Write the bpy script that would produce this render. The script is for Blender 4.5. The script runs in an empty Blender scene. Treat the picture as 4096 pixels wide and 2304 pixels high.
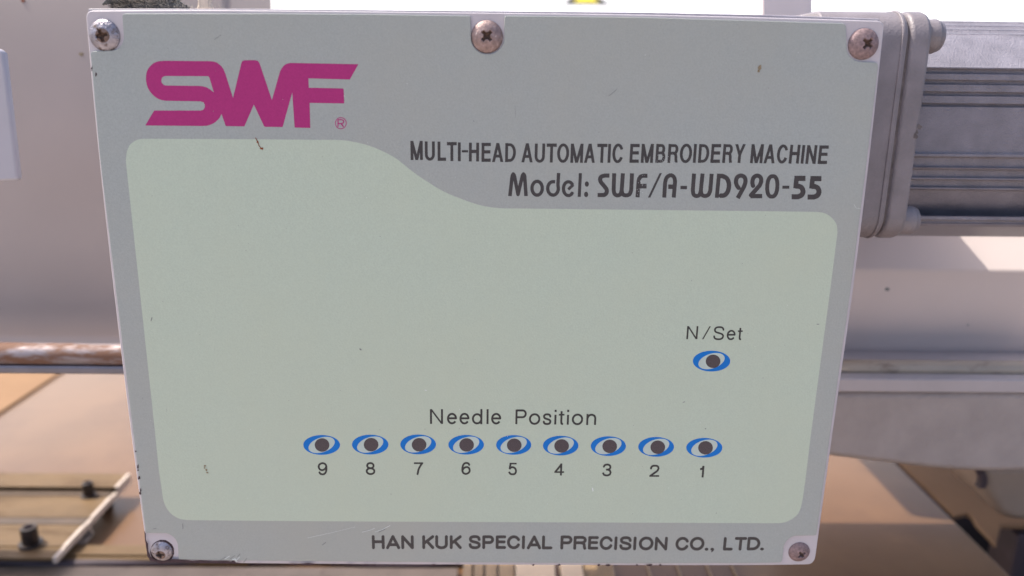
import bpy, bmesh, math, random
from mathutils import Vector, Matrix
from mathutils.geometry import delaunay_2d_cdt
random.seed(7)
sc = bpy.context.scene
C = sc.collection
R = math.radians

# ------------------------------------------------------------------ camera
F = 3186.0                                   # focal length in photo pixels
r1 = Vector((0.99988161, -0.00885167, -0.01258613)).normalized()
r2 = Vector((0.01700624, 0.96688994, 0.25462645))
r2 = (r2 - r1 * r2.dot(r1)).normalized()
ry = r2.cross(r1)
t = Vector((-0.00820625, -0.0079269, -0.24136123))
w2c = Matrix(((r1.x, ry.x, r2.x, t.x), (r1.y, ry.y, r2.y, t.y), (r1.z, ry.z, r2.z, t.z), (0, 0, 0, 1)))
cam_mat = w2c.inverted()
cam_data = bpy.data.cameras.new('camera')
cam = bpy.data.objects.new('camera', cam_data)
C.objects.link(cam)
cam.matrix_world = cam_mat
cam_data.sensor_width = 36
cam_data.lens = F / 4096 * 36
cam_data.clip_start = 0.005
cam_data.clip_end = 50
cam_data.dof.use_dof = True
cam_data.dof.focus_distance = 0.243
cam_data.dof.aperture_fstop = 9
sc.camera = cam
CAM = cam_mat.translation.copy()
C3 = cam_mat.to_3x3()

def ray(px, py):
    return C3 @ Vector(((px - 2048) / F, (1152 - py) / F, -1))
def at(px, py, Y=0.0):                        # photo pixel -> point on the upright plane y = Y
    d = ray(px, py); k = (Y - CAM.y) / d.y
    return CAM + d * k
def onz(px, py, z):                           # photo pixel -> point on the level plane z
    d = ray(px, py); k = (z - CAM.z) / d.z
    return CAM + d * k

# ------------------------------------------------------------------ sky, sun, exposure
SUN = Vector((0.50, -0.12, -0.86)).normalized()   # direction the sunlight travels
elev = math.asin(-SUN.z)
world = bpy.data.worlds.new('World'); sc.world = world
world.use_nodes = True
wn = world.node_tree.nodes; wl = world.node_tree.links
wn.clear()
sky = wn.new('ShaderNodeTexSky'); sky.sky_type = 'NISHITA'; sky.sun_disc = False
sky.sun_elevation = elev
sky.sun_rotation = math.atan2(-SUN.x, -SUN.y)
sky.air_density = 0.8; sky.dust_density = 4.2; sky.ozone_density = 1.0
bgn = wn.new('ShaderNodeBackground'); bgn.inputs['Strength'].default_value = 0.14
wo = wn.new('ShaderNodeOutputWorld')
wl.new(sky.outputs[0], bgn.inputs[0]); wl.new(bgn.outputs[0], wo.inputs[0])
sd = bpy.data.lights.new('sun', 'SUN'); sd.energy = 3.0; sd.angle = R(0.5); sd.color = (1, 0.93, 0.82)
sun = bpy.data.objects.new('sun', sd); C.objects.link(sun)
sun.rotation_euler = SUN.to_track_quat('-Z', 'Y').to_euler()
sc.view_settings.view_transform = 'Standard'
sc.view_settings.look = 'None'
sc.view_settings.exposure = 1.0
sc.view_settings.gamma = 1

# ------------------------------------------------------------------ materials
def srgb(r, g, b):
    f = lambda c: (c / 12.92 if c <= 0.04045 else ((c + 0.055) / 1.055) ** 2.4)
    return (f(r / 255), f(g / 255), f(b / 255))
def mat(name, col, rough=0.5, metal=0.0, var=0.06, scale=60, bump=0.0, bscale=800, col2=None, c2scale=30, c2lo=0.55, c2hi=0.7, spec=0.5, stretch=None, coat=0):
    m = bpy.data.materials.new(name); m.use_nodes = True
    n = m.node_tree.nodes; l = m.node_tree.links
    b = n['Principled BSDF']
    b.inputs['Roughness'].default_value = rough
    b.inputs['Metallic'].default_value = metal
    b.inputs['Specular IOR Level'].default_value = spec
    if coat:
        b.inputs['Coat Weight'].default_value = coat; b.inputs['Coat Roughness'].default_value = 0.16
    tc = n.new('ShaderNodeTexCoord'); src = tc.outputs['Object']
    if stretch:
        mp = n.new('ShaderNodeMapping'); mp.inputs['Scale'].default_value = stretch
        l.new(src, mp.inputs[0]); src = mp.outputs[0]
    nz = n.new('ShaderNodeTexNoise'); nz.inputs['Scale'].default_value = scale; nz.inputs['Detail'].default_value = 6
    l.new(src, nz.inputs['Vector'])
    rm = n.new('ShaderNodeValToRGB')
    lo = tuple(c * (1 - var) for c in col) + (1,); hi = tuple(min(1, c * (1 + var)) for c in col) + (1,)
    rm.color_ramp.elements[0].position = 0.3; rm.color_ramp.elements[0].color = lo
    rm.color_ramp.elements[1].position = 0.7; rm.color_ramp.elements[1].color = hi
    l.new(nz.outputs['Fac'], rm.inputs[0]); out = rm.outputs[0]
    if col2:
        n2 = n.new('ShaderNodeTexNoise'); n2.inputs['Scale'].default_value = c2scale; n2.inputs['Detail'].default_value = 8
        n2.inputs['Roughness'].default_value = 0.65
        l.new(src, n2.inputs['Vector'])
        mr = n.new('ShaderNodeMapRange'); mr.inputs['From Min'].default_value = c2lo; mr.inputs['From Max'].default_value = c2hi
        l.new(n2.outputs['Fac'], mr.inputs['Value'])
        mx = n.new('ShaderNodeMix'); mx.data_type = 'RGBA'
        l.new(mr.outputs[0], mx.inputs['Factor']); l.new(out, mx.inputs['A']); mx.inputs['B'].default_value = tuple(col2) + (1,)
        out = mx.outputs['Result']
        if metal > 0:
            mm = n.new('ShaderNodeMath'); mm.operation = 'MULTIPLY_ADD'
            l.new(mr.outputs[0], mm.inputs[0]); mm.inputs[1].default_value = -metal * 0.8; mm.inputs[2].default_value = metal
            l.new(mm.outputs[0], b.inputs['Metallic'])
            mr2 = n.new('ShaderNodeMath'); mr2.operation = 'MULTIPLY_ADD'; mr2.use_clamp = True
            l.new(mr.outputs[0], mr2.inputs[0]); mr2.inputs[1].default_value = 0.3; mr2.inputs[2].default_value = rough
            l.new(mr2.outputs[0], b.inputs['Roughness'])
    l.new(out, b.inputs['Base Color'])
    if bump:
        nb = n.new('ShaderNodeTexNoise'); nb.inputs['Scale'].default_value = bscale; nb.inputs['Detail'].default_value = 3
        l.new(tc.outputs['Object'], nb.inputs['Vector'])
        bp = n.new('ShaderNodeBump'); bp.inputs['Strength'].default_value = bump; bp.inputs['Distance'].default_value = 0.0004
        l.new(nb.outputs['Fac'], bp.inputs['Height']); l.new(bp.outputs[0], b.inputs['Normal'])
    return m

M = {}
M['label'] = mat('grey_label_film', (0.36, 0.392, 0.382), 0.42, var=0.07, scale=2200, bump=0.2, bscale=1700, spec=0.35, col2=(0.39, 0.395, 0.35), c2scale=7, c2lo=0.4, c2hi=0.75)
M['green'] = mat('pale_green_print', (0.485, 0.565, 0.468), 0.42, var=0.05, scale=2200, bump=0.2, bscale=1700, spec=0.35, col2=(0.50, 0.56, 0.445), c2scale=9, c2lo=0.4, c2hi=0.75)
M['ink'] = mat('dark_grey_ink', (0.040, 0.036, 0.038), 0.5, var=0.15, scale=900)
M['ink_worn'] = mat('worn_grey_ink', (0.042, 0.037, 0.040), 0.5, var=0.15, scale=900)
M['ink_thin'] = mat('black_ink', (0.022, 0.022, 0.024), 0.5, var=0.15, scale=900)
M['magenta'] = mat('magenta_ink', (0.40, 0.03, 0.18), 0.45, var=0.06, scale=2200, bump=0.15, bscale=1700, spec=0.25)
M['blue'] = mat('blue_ink', (0.004, 0.165, 0.56), 0.45, var=0.05, scale=100, spec=0.2)
M['lens'] = mat('pale_window_film', (0.47, 0.56, 0.52), 0.35, var=0.04, scale=200)
M['pupil'] = mat('dark_window_film', (0.052, 0.040, 0.052), 0.35, var=0.35, scale=3000)
M['plate'] = mat('lilac_white_paint', (0.53, 0.49, 0.52), 0.4, var=0.05, scale=150, bump=0.1)
M['primer'] = mat('chipped_primer_and_shade', (0.055, 0.028, 0.035), 0.75, var=0.5, scale=1500, bump=0.6, bscale=3000)
M['screw'] = mat('tarnished_zinc_screw', (0.33, 0.31, 0.35), 0.40, metal=0.8, var=0.3, scale=450, bump=0.7, bscale=1500, col2=(0.12, 0.08, 0.065), c2scale=600, c2lo=0.52, c2hi=0.66)
M['screw_stain'] = mat('brown_stained_zinc', (0.17, 0.115, 0.095), 0.5, metal=0.5, var=0.3, scale=700)
M['screw_rust'] = mat('brown_tarnished_screw', (0.31, 0.225, 0.215), 0.5, metal=0.55, var=0.25, scale=900, bump=0.5, bscale=2500, col2=(0.55, 0.50, 0.48), c2scale=900, c2lo=0.60, c2hi=0.68)
M['screw_matt'] = mat('matt_brown_screw', (0.255, 0.18, 0.185), 0.6, metal=0.35, var=0.3, scale=1200, bump=0.4, bscale=2500)
M['recess'] = mat('rusty_screw_recess', (0.10, 0.06, 0.045), 0.8, var=0.4, scale=1500)
M['rust'] = mat('rust_stain', (0.22, 0.06, 0.02), 0.8, var=0.4, scale=2000)
M['stain'] = mat('brown_grime', (0.27, 0.21, 0.13), 0.8, var=0.3, scale=1500)
M['scratch_glint'] = mat('pale_scratch_and_glint', (0.68, 0.72, 0.70), 0.5, var=0.1)
M['dent'] = mat('dark_scratch', (0.20, 0.21, 0.21), 0.6, var=0.2)
M['motor'] = mat('grey_cast_paint', (0.225, 0.20, 0.215), 0.42, var=0.14, scale=120, bump=0.5, bscale=1400)
M['motor_body'] = mat('grey_extruded_paint', (0.215, 0.20, 0.232), 0.33, var=0.15, scale=150, bump=1.1, bscale=1600)
M['motor_edge'] = mat('seam_groove', (0.12, 0.10, 0.10), 0.6, var=0.3, scale=400)
M['housing'] = mat('beige_grey_paint', (0.41, 0.345, 0.32), 0.6, var=0.04, scale=18)
M['beam'] = mat('warm_white_paint', (0.63, 0.55, 0.53), 0.6, spec=0.3, var=0.04, scale=18)
M['casting'] = mat('rough_cast_paint', (0.36, 0.315, 0.30), 0.55, var=0.08, scale=90, bump=1.0, bscale=500)
M['band'] = mat('band_paint', (0.44, 0.40, 0.41), 0.42, var=0.05, scale=60)
M['rod'] = mat('steel_rod', (0.27, 0.235, 0.25), 0.48, metal=0.5, var=0.2, scale=300, bump=0.4, bscale=900, col2=(0.17, 0.088, 0.058), c2scale=170, c2lo=0.44, c2hi=0.57, stretch=(0.3, 1, 1))
M['rod_plain'] = mat('dull_steel_rod', (0.42, 0.36, 0.30), 0.48, metal=0.4, var=0.15, scale=80, bump=0.3, bscale=400, col2=(0.15, 0.115, 0.095), c2scale=130, c2lo=0.54, c2hi=0.72, stretch=(0.4, 1, 1))
M['bracket'] = mat('taupe_bracket_paint', (0.32, 0.25, 0.20), 0.5, var=0.06, scale=60)
M['slat_dark'] = mat('dark_brown_strip', (0.075, 0.047, 0.03), 0.6, var=0.2, scale=90)
M['ledge'] = mat('worn_pinkish_ledge', (0.27, 0.205, 0.155), 0.6, var=0.12, scale=70, col2=(0.16, 0.11, 0.08), c2scale=90, c2lo=0.6, c2hi=0.75)
M['cover'] = mat('lilac_grey_paint', (0.34, 0.32, 0.36), 0.4, var=0.1, scale=400)
M['strip'] = mat('blue_grey_steel', (0.17, 0.17, 0.21), 0.35, metal=0.8, var=0.1, scale=100)
M['table'] = mat('brown_tabletop', (0.15, 0.080, 0.040), 0.4, spec=0.2, coat=0.42, var=0.10, scale=14, col2=(0.10, 0.050, 0.027), c2scale=9, c2lo=0.5, c2hi=0.75)
M['table_pale'] = mat('tan_laminate', (0.25, 0.15, 0.085), 0.7, spec=0.15, var=0.08, scale=20)
M['rail'] = mat('tan_stained_aluminium', (0.15, 0.095, 0.048), 0.55, spec=0.25, metal=0.1, var=0.2, scale=120, col2=(0.06, 0.035, 0.02), c2scale=60, c2lo=0.5, c2hi=0.7, stretch=(0.3, 1, 1))
M['rail_end'] = mat('sunlit_cut_edge', (0.50, 0.42, 0.36), 0.5, var=0.08, scale=200)  # pale tone paints sunlight onto the rail's cut end
M['slat'] = mat('tan_slat', (0.30, 0.205, 0.115), 0.5, var=0.12, scale=60, stretch=(3, 0.2, 1))
M['slat_pale'] = mat('pale_slat', (0.60, 0.47, 0.34), 0.5, var=0.06, scale=60)
M['black'] = mat('black_oxide_steel', (0.022, 0.015, 0.013), 0.45, metal=0.2, var=0.4, scale=400, col2=(0.07, 0.04, 0.03), c2scale=300, c2lo=0.5, c2hi=0.7)
M['void'] = mat('void_black', (0.010, 0.006, 0.009), 0.8, spec=0.05, var=0.3)
M['void_soft'] = mat('dark_purple_frame_and_shade', (0.07, 0.05, 0.06), 0.7, var=0.2)
M['white'] = mat('white_enamel', (0.88, 0.88, 0.88), 0.4, var=0.01)
M['yellow'] = mat('warning_yellow', (0.85, 0.72, 0.03), 0.5, var=0.03)
M['sticker'] = mat('sticker_border', (0.02, 0.02, 0.022), 0.5, var=0.1)
M['knit_dark'] = mat('charcoal_knit', (0.10, 0.10, 0.10), 0.95, var=0.4, scale=1500)
M['knit_pale'] = mat('grey_fluff', (0.42, 0.39, 0.33), 0.95, var=0.3, scale=1500)
M['cloth'] = mat('beige_frayed_cloth', (0.62, 0.52, 0.42), 0.9, var=0.2, scale=400, stretch=(4, 1, 0.5))
M['post'] = mat('beige_post_paint', (0.80, 0.70, 0.67), 0.45, var=0.04)
M['sidebox'] = mat('pale_grey_paint', (0.42, 0.41, 0.46), 0.4, var=0.03)
M['ground'] = mat('workshop_floor', (0.40, 0.34, 0.30), 0.8, var=0.15, scale=3)

# ------------------------------------------------------------------ object helpers
def tag(o, label=None, cat=None, group=None, kind=None):
    if label: o['label'] = label
    if cat: o['category'] = cat
    if group: o['group'] = group
    if kind: o['kind'] = kind
    return o
def empty(name, label, cat, loc=(0, 0, 0), group=None):
    o = bpy.data.objects.new(name, None); C.objects.link(o); o.location = loc; o.empty_display_size = 0.01
    return tag(o, label, cat, group)
def mesh_obj(name, verts, faces, mats, parent=None, midx=None, smooth=False, bevel=0, segs=2, angle=40):
    me = bpy.data.meshes.new(name)
    me.from_pydata([tuple(v) for v in verts], [], faces)
    ms = mats if isinstance(mats, (list, tuple)) else [mats]
    for m in ms: me.materials.append(m)
    if midx:
        for p, i in zip(me.polygons, midx): p.material_index = i
    me.update()
    bm = bmesh.new(); bm.from_mesh(me)
    bmesh.ops.recalc_face_normals(bm, faces=bm.faces)
    bm.to_mesh(me); bm.free()
    if smooth:
        for p in me.polygons: p.use_smooth = True
    o = bpy.data.objects.new(name, me); C.objects.link(o)
    if parent is not None:
        o.parent = parent
        o.matrix_parent_inverse = Matrix.Translation(parent.location).inverted() if parent.parent is None else Matrix.Identity(4)
    if bevel:
        b = o.modifiers.new('bevel', 'BEVEL'); b.width = bevel; b.segments = segs; b.limit_method = 'ANGLE'; b.angle_limit = R(angle)
        b.harden_normals = True
        for p in me.polygons: p.use_smooth = True
    return o
def flat_fix(o, parent):                        # sub-part placed under a part: all meshes here are in world space
    o.parent = parent
    o.matrix_parent_inverse = Matrix.Translation(parent.location).inverted() if parent.parent is None else parent.matrix_parent_inverse.inverted() @ Matrix.Translation(parent.parent.location).inverted()
def prism(poly_front, depth_vec, name, m, parent=None, bevel=0, segs=2, midx_side=None, angle=40, mats=None):
    n = len(poly_front)
    v = [Vector(p) for p in poly_front] + [Vector(p) + depth_vec for p in poly_front]
    f = [list(range(n)), list(range(2 * n - 1, n - 1, -1))] + [[i, (i + 1) % n, n + (i + 1) % n, n + i] for i in range(n)]
    return mesh_obj(name, v, f, m if mats is None else mats, parent, bevel=bevel, segs=segs, angle=angle)
def box(x0, x1, y0, y1, z0, z1, name, m, parent=None, bevel=0, segs=2):
    return prism([(x0, y0, z0), (x1, y0, z0), (x1, y0, z1), (x0, y0, z1)], Vector((0, y1 - y0, 0)), name, m, parent, bevel, segs)
def xprofile(yz, x0, x1, name, m, parent=None, bevel=0, smooth=False, angle=40):
    return prism([(x0, y, z) for y, z in yz], Vector((x1 - x0, 0, 0)), name, m, parent, bevel, angle=angle)
def rounded(pts, n=6):                          # list of (x, y, radius) -> smooth corner polygon
    out = []
    N = len(pts)
    for i, p in enumerate(pts):
        a = Vector(pts[i - 1][:2]); b = Vector(p[:2]); c = Vector(pts[(i + 1) % N][:2]); r = p[2]
        if r <= 0: out.append(tuple(b)); continue
        u = (a - b).normalized(); w = (c - b).normalized()
        ang = u.angle(w); d = min(r / math.tan(ang / 2), (a - b).length * 0.49, (c - b).length * 0.49)
        s = b + u * d; e = b + w * d
        for k in range(n + 1):
            q = k / n
            out.append(tuple((1 - q) ** 2 * s + 2 * q * (1 - q) * b + q * q * e))
    return out
def spline(pts, n=6, closed=False):
    P = [Vector(p[:2]) for p in pts]; N = len(P); out = []
    rng = N if closed else N - 1
    for i in range(rng):
        p0 = P[(i - 1) % N] if (closed or i > 0) else P[0]
        p1 = P[i]; p2 = P[(i + 1) % N]
        p3 = P[(i + 2) % N] if (closed or i + 2 < N) else P[-1]
        for k in range(n):
            s = k / n
            out.append(tuple(0.5 * ((2 * p1) + (p2 - p0) * s + (2 * p0 - 5 * p1 + 4 * p2 - p3) * s * s + (3 * p1 - p0 - 3 * p2 + p3) * s ** 3)))
    if not closed: out.append(tuple(P[-1]))
    return out
def tube(p0, p1, r, name, m, parent=None, n=48, bevel=0, seg=1):
    p0 = Vector(p0); p1 = Vector(p1); d = (p1 - p0).normalized()
    u = d.orthogonal().normalized(); w = d.cross(u)
    v = []; f = []
    for k in range(seg + 1):
        c = p0.lerp(p1, k / seg)
        for i in range(n):
            a = 2 * math.pi * i / n
            v.append(c + (u * math.cos(a) + w * math.sin(a)) * r)
    for k in range(seg):
        for i in range(n):
            f.append([k * n + i, k * n + (i + 1) % n, (k + 1) * n + (i + 1) % n, (k + 1) * n + i])
    f.append(list(range(n))); f.append(list(range(seg * n + n - 1, seg * n - 1, -1)))
    o = mesh_obj(name, v, f, m, parent, bevel=bevel or 0)
    for p in o.data.polygons[:seg * n]: p.use_smooth = True
    return o

# flat print on the plate: overlapping convex pieces are united into one sheet
def union2d(polys, holes=False):
    vs = []; fs = []
    for p in polys:
        ar = sum(p[i - 1][0] * p[i][1] - p[i][0] * p[i - 1][1] for i in range(len(p)))
        if ar < 0: p = list(reversed(p))
        b = len(vs); vs += [Vector(q) for q in p]; fs.append(list(range(b, b + len(p))))
    r = delaunay_2d_cdt(vs, [], fs, 0, 1e-4, True)
    keep = [f for f, og in zip(r[2], r[5]) if (len(og) == 1 and og[0] == 0 if holes else len(og) > 0)]
    return r[0], keep
def print_sheet(polys_px, Y, name, m, parent=None, holes=False):
    vs, fs = union2d(polys_px, holes)
    area = [f for f in fs]
    o = mesh_obj(name, [at(v.x, v.y, Y) for v in vs], area, m, None)
    if parent is not None: flat_fix(o, parent)
    # make every face look at the camera side (-y)
    bm = bmesh.new(); bm.from_mesh(o.data)
    for fc in bm.faces:
        if fc.normal.y > 0: fc.normal_flip()
    bm.to_mesh(o.data); bm.free()
    return o

# strokes -> convex pieces (all in photo pixels)
def disc(c, rx, ry=None, n=20):
    ry = ry or rx
    return [(c[0] + rx * math.cos(2 * math.pi * i / n), c[1] + ry * math.sin(2 * math.pi * i / n)) for i in range(n)]
def stroke(pts, w, cap='butt'):
    out = []; P = [Vector(p) for p in pts]; h = w / 2
    N = len(P)
    for i in range(N - 1):
        a, b = P[i].copy(), P[i + 1].copy(); d = (b - a)
        if d.length < 1e-6: continue
        d.normalize(); nn = Vector((-d.y, d.x)) * h
        if cap == 'square':
            if i == 0: a -= d * h
            if i == N - 2: b += d * h
        out.append([tuple(a + nn), tuple(b + nn), tuple(b - nn), tuple(a - nn)])
    for i in range(N):
        if 0 < i < N - 1 or cap == 'round': out.append(disc(P[i], h, n=14))
    return out
def arcp(cx, cy, rx, ry, a0, a1, n=16):
    return [(cx + rx * math.cos(R(a0 + (a1 - a0) * i / n)), cy + ry * math.sin(R(a0 + (a1 - a0) * i / n))) for i in range(n + 1)]

# glyphs: ('S', centre line points in the unit box) or ('D', diagonal between full-height x positions)
S_ = [(0.97, .74), (.93, .87), (.78, .97), (.5, 1), (.22, .97), (.06, .87), (.04, .74), (.12, .62), (.3, .555), (.6, .49), (.87, .41), (.99, .27), (.93, .11), (.75, .02), (.5, 0), (.22, .03), (.06, .13), (0.0, .28)]
G = {
 'M': [('S', [(0, 0), (0, 1)]), ('S', [(1, 0), (1, 1)]), ('D', 0, 1, .5, 0), ('D', 1, 1, .5, 0)],
 'U': [('Q', [(0, 1)] + arcp(.5, .30, .5, .30, 180, 360) + [(1, 1)])],
 'L': [('S', [(0, 1), (0, 0)]), ('S', [(0, 0), (1, 0)])],
 'T': [('S', [(0, 1), (1, 1)]), ('S', [(.5, 0), (.5, 1)])],
 'I': [('S', [(.5, 0), (.5, 1)])],
 '-': [('S', [(0, .5), (1, .5)])],
 'H': [('S', [(0, 0), (0, 1)]), ('S', [(1, 0), (1, 1)]), ('S', [(0, .54), (1, .54)])],
 'E': [('S', [(0, 0), (0, 1)]), ('S', [(0, 1), (1, 1)]), ('S', [(0, .53), (.93, .53)]), ('S', [(0, 0), (1, 0)])],
 'A': [('D', 0, 0, .5, 1), ('D', 1, 0, .5, 1), ('B', [(.17, .27), (.83, .27)])],
 'D': [('S', [(0, 0), (0, 1)]), ('A', [(0, 1)] + arcp(.42, .5, .58, .5, 90, -90) + [(0, 0)])],
 'O': [('A', arcp(.5, .5, .5, .5, 0, 360, 32))],
 'C': [('A', arcp(.5, .5, .5, .5, 28, 332, 32))],
 'B': [('S', [(0, 0), (0, 1)]), ('A', [(0, 1)] + arcp(.62, .765, .3, .235, 90, -90) + [(0, .53)]), ('A', [(0, .53)] + arcp(.66, .265, .34, .265, 90, -90) + [(0, 0)])],
 'R': [('S', [(0, 0), (0, 1)]), ('A', [(0, 1)] + arcp(.65, .755, .33, .245, 90, -90) + [(0, .51)]), ('Q', [(.55, .51), (.8, .46), (.9, .33), (.92, .12), (.97, 0)])],
 'P': [('S', [(0, 0), (0, 1)]), ('A', [(0, 1)] + arcp(.65, .735, .35, .265, 90, -90) + [(0, .47)])],
 'Y': [('D', 0, 1, .5, .42), ('D', 1, 1, .5, .42), ('S', [(.5, 0), (.5, .45)])],
 'N': [('S', [(0, 0), (0, 1)]), ('S', [(1, 0), (1, 1)]), ('D', 0, 1, 1, 0)],
 'K': [('S', [(0, 0), (0, 1)]), ('B', [(1, 1), (.08, .42)]), ('B', [(.35, .6), (1, 0)])],
 'S': [('A', spline(S_, 3))],
 '/': [('D', 0, 0, 1, 1)],
 'e': [('A', [(0, .53), (1, .53)] + arcp(.5, .5, .5, .5, 5, 325, 28))],
 'd': [('S', [(1, 0), (1, 1)]), ('A', arcp(.5, .34, .5, .34, 0, 360, 28))],
 'l': [('S', [(.5, 0), (.5, 1)])],
 'o': [('A', arcp(.5, .5, .5, .5, 0, 360, 28))],
 's': [('A', spline(S_, 3))],
 'i': [('S', [(.5, 0), (.5, .62)]), ('S', [(.5, .955), (.5, 1)])],
 't': [('S', [(0, .74), (1, .74)]), ('A', [(.46, 1.03), (.46, .18), (.52, .04), (.7, 0), (1, 0.01)])],
 'n': [('S', [(0, 0), (0, 1)]), ('A', [(0, .62), (.12, .85), (.35, .99), (.62, 1), (.88, .9), (1, .68), (1, -.08)])],
 '1': [('S', [(1, 0), (1, 1)]), ('A', [(.95, 1.0), (.80, .86), (.5, .77), (0, .75)])],
 '2': [('A', spline([(.02, .68), (.06, .86), (.25, .98), (.5, 1), (.78, .97), (.95, .84), (.95, .66), (.8, .47), (.45, .27), (.15, .1), (.02, 0)], 3)), ('S', [(0, 0), (1, 0)])],
 '3': [('A', spline([(.05, .77), (.15, .92), (.35, .99), (.6, 1), (.85, .92), (.94, .76), (.85, .6), (.65, .54), (.42, .53)], 3)), ('A', spline([(.6, .54), (.88, .44), (1, .27), (.9, .09), (.68, .01), (.42, 0), (.15, .06), (0, .25)], 3))],
 '4': [('S', [(.74, 0), (.74, 1)]), ('B', [(.74, .98), (0, .27)]), ('S', [(0, .25), (1, .25)])],
 '5': [('S', [(.92, 1), (.2, 1)]), ('B', [(.2, 1), (.08, .48)]), ('A', spline([(.08, .5), (.25, .62), (.5, .66), (.8, .58), (.97, .38), (.95, .17), (.78, .03), (.5, 0), (.2, .04), (0, .22)], 3))],
 '6': [('A', spline([(.95, .78), (.85, .93), (.55, 1), (.25, .92), (.07, .68), (.02, .38), (.1, .12), (.35, 0), (.62, 0), (.9, .12), (1, .31), (.92, .5), (.7, .61), (.45, .6), (.2, .5), (.05, .33)], 3))],
 '7': [('S', [(0, 1), (1, 1)]), ('A', spline([(1, 1), (.75, .75), (.5, .4), (.36, 0), (.34, -.06)], 4))],
 '8': [('A', arcp(.5, .765, .42, .235, 0, 360, 24)), ('A', arcp(.5, .265, .5, .265, 0, 360, 24))],
 '9': [('A', spline([(.05, .22), (.15, .07), (.45, 0), (.75, .08), (.93, .32), (.98, .62), (.9, .88), (.65, 1), (.38, 1), (.1, .88), (0, .69), (.08, .5), (.3, .39), (.55, .4), (.8, .5), (.95, .67)], 3))],
}
def lean(x, y):                                 # upright lines converge downwards
    return (x - 1835) / (13250 - y)
def glyph(ch, xl, xr, yt, yb, w, cap='square', hw=None):
    """extents in photo pixels measured at mid height; w stroke width, hw width of horizontals"""
    ym = (yt + yb) / 2; h = w / 2; out = []; hv = (hw or w) / 2
    X0, X1 = xl + h, xr - h; Y0, Y1 = yb - hv, yt + hv
    if ch in 'Il': X0 = X1 = (xl + xr) / 2
    def mp(u, v):
        y = Y0 + (Y1 - Y0) * v; x = X0 + (X1 - X0) * u
        return (x + (ym - y) * lean(x, ym), y)
    def mpf(u, v):                              # full height version for diagonals
        y = yb + (yt - yb) * v; x = X0 + (X1 - X0) * u
        return (x + (ym - y) * lean(x, ym), y)
    for s in G[ch]:
        if s[0] == 'D':
            if cap == 'round':
                out += stroke([mp(s[1], s[2]), mp(s[3], s[4])], w, 'round')
            else:
                a = mpf(s[1], s[2]); b = mpf(s[3], s[4]); k = h * (1.0 if ch != '/' else 0.8)
                out.append([(a[0] - k, a[1]), (a[0] + k, a[1]), (b[0] + k, b[1]), (b[0] - k, b[1])])
        else:
            pts = [mp(*p) for p in s[1]]
            wd = w
            if hw and s[0] == 'S' and abs(s[1][0][1] - s[1][-1][1]) < 1e-6: wd = hw
            c = cap if s[0] in 'SQ' else ('round' if cap == 'round' else 'butt')
            if s[0] == 'S' and cap == 'square' and hw:
                # caps reach the box by half the vertical stroke
                (xa, ya), (xb, yb2) = pts[0], pts[-1]
                ext = h if wd == hw and abs(ya - yb2) < abs(xa - xb) else hv
                d = Vector((xb - xa, yb2 - ya)).normalized() * ext
                pts = [(xa - d.x, ya - d.y), (xb + d.x, yb2 + d.y)]; c = 'butt'
            out += stroke(pts, wd, c)
    return out
def line(items, crop, w, cap='square', hw=None):
    """items (char, xl, xr, yt, yb) in a zoomed crop (x0, y0, scale)"""
    x0, y0, s = crop; out = []
    for ch, a, b, c, d in items:
        out += glyph(ch, x0 + a / s, x0 + b / s, y0 + c / s, y0 + d / s, w / s, cap, hw / s if hw else None)
    return out
def px(crop, pts):
    x0, y0, s = crop
    return [(x0 + a / s, y0 + b / s) for a, b in pts]

# ================================================================== the control panel box
panel = empty('control_panel', 'grey and pale green control panel box with a magenta logo, held by five screws', 'control panel', (0, 0.02, -0.086))
YL = -0.0006                                    # front of the label film

plate_px = (spline([(343, 44), (700, 40), (1024, 41), (1889, 50), (2560, 58), (3072, 70), (3537, 86)], 4)[1:-1]
    and None)
top = spline([(372, 42), (700, 40), (1024, 41), (1889, 50), (2560, 58), (3072, 70), (3510, 83)], 4)
rt = spline([(3536, 112), (3485, 576), (3414, 1152), (3332, 1728), (3263, 2225)], 4)
bt = spline([(3228, 2259), (3000, 2262), (2500, 2262), (1700, 2259), (962, 2254), (630, 2247)], 4)
lf = spline([(588, 2210), (523, 1728), (453, 1152), (390, 576), (344, 75)], 4)
def corner(a, c, b, n=5):
    a, c, b = Vector(a), Vector(c), Vector(b)
    return [tuple((1 - q) ** 2 * a + 2 * q * (1 - q) * c + q * q * b) for q in [k / n for k in range(1, n)]]
plate_px = top + corner(top[-1], (3538, 85), rt[0]) + rt + corner(rt[-1], (3258, 2259), bt[0]) + bt + corner(bt[-1], (593, 2247), lf[0]) + lf + corner(lf[-1], (341, 43), top[0])
pl = prism([at(x, y, 0) for x, y in plate_px], Vector((0, 0.0013, 0)), 'face_plate', M['plate'], panel, bevel=0.00035, segs=3, angle=50)

# box behind: a shallow folded cover, slightly taller than the plate
b0 = at(352, 34, 0.0015); b1 = at(3521, 76, 0.0015)
cov_px = [(352, 34), (1024, 35), (2560, 49), (3072, 59), (3519, 75), (3522, 90), (3466, 576), (3398, 1152), (3314, 1728), (3246, 2240), (610, 2232), (540, 1728), (472, 1152), (408, 576), (351, 48)]
cover = prism([at(x, y, 0.0015) for x, y in cov_px], Vector((0, 0.0014, 0)), 'rear_cover', M['cover'], panel, bevel=0.0003, segs=2, angle=50)
body_px = [(380, 46), (3490, 84), (3225, 2225), (640, 2215)]
boxb = prism([at(x, y, 0.0029) for x, y in body_px], Vector((0, 0.016, 0)), 'box_body', M['plate'], panel, bevel=0.001)

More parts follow.
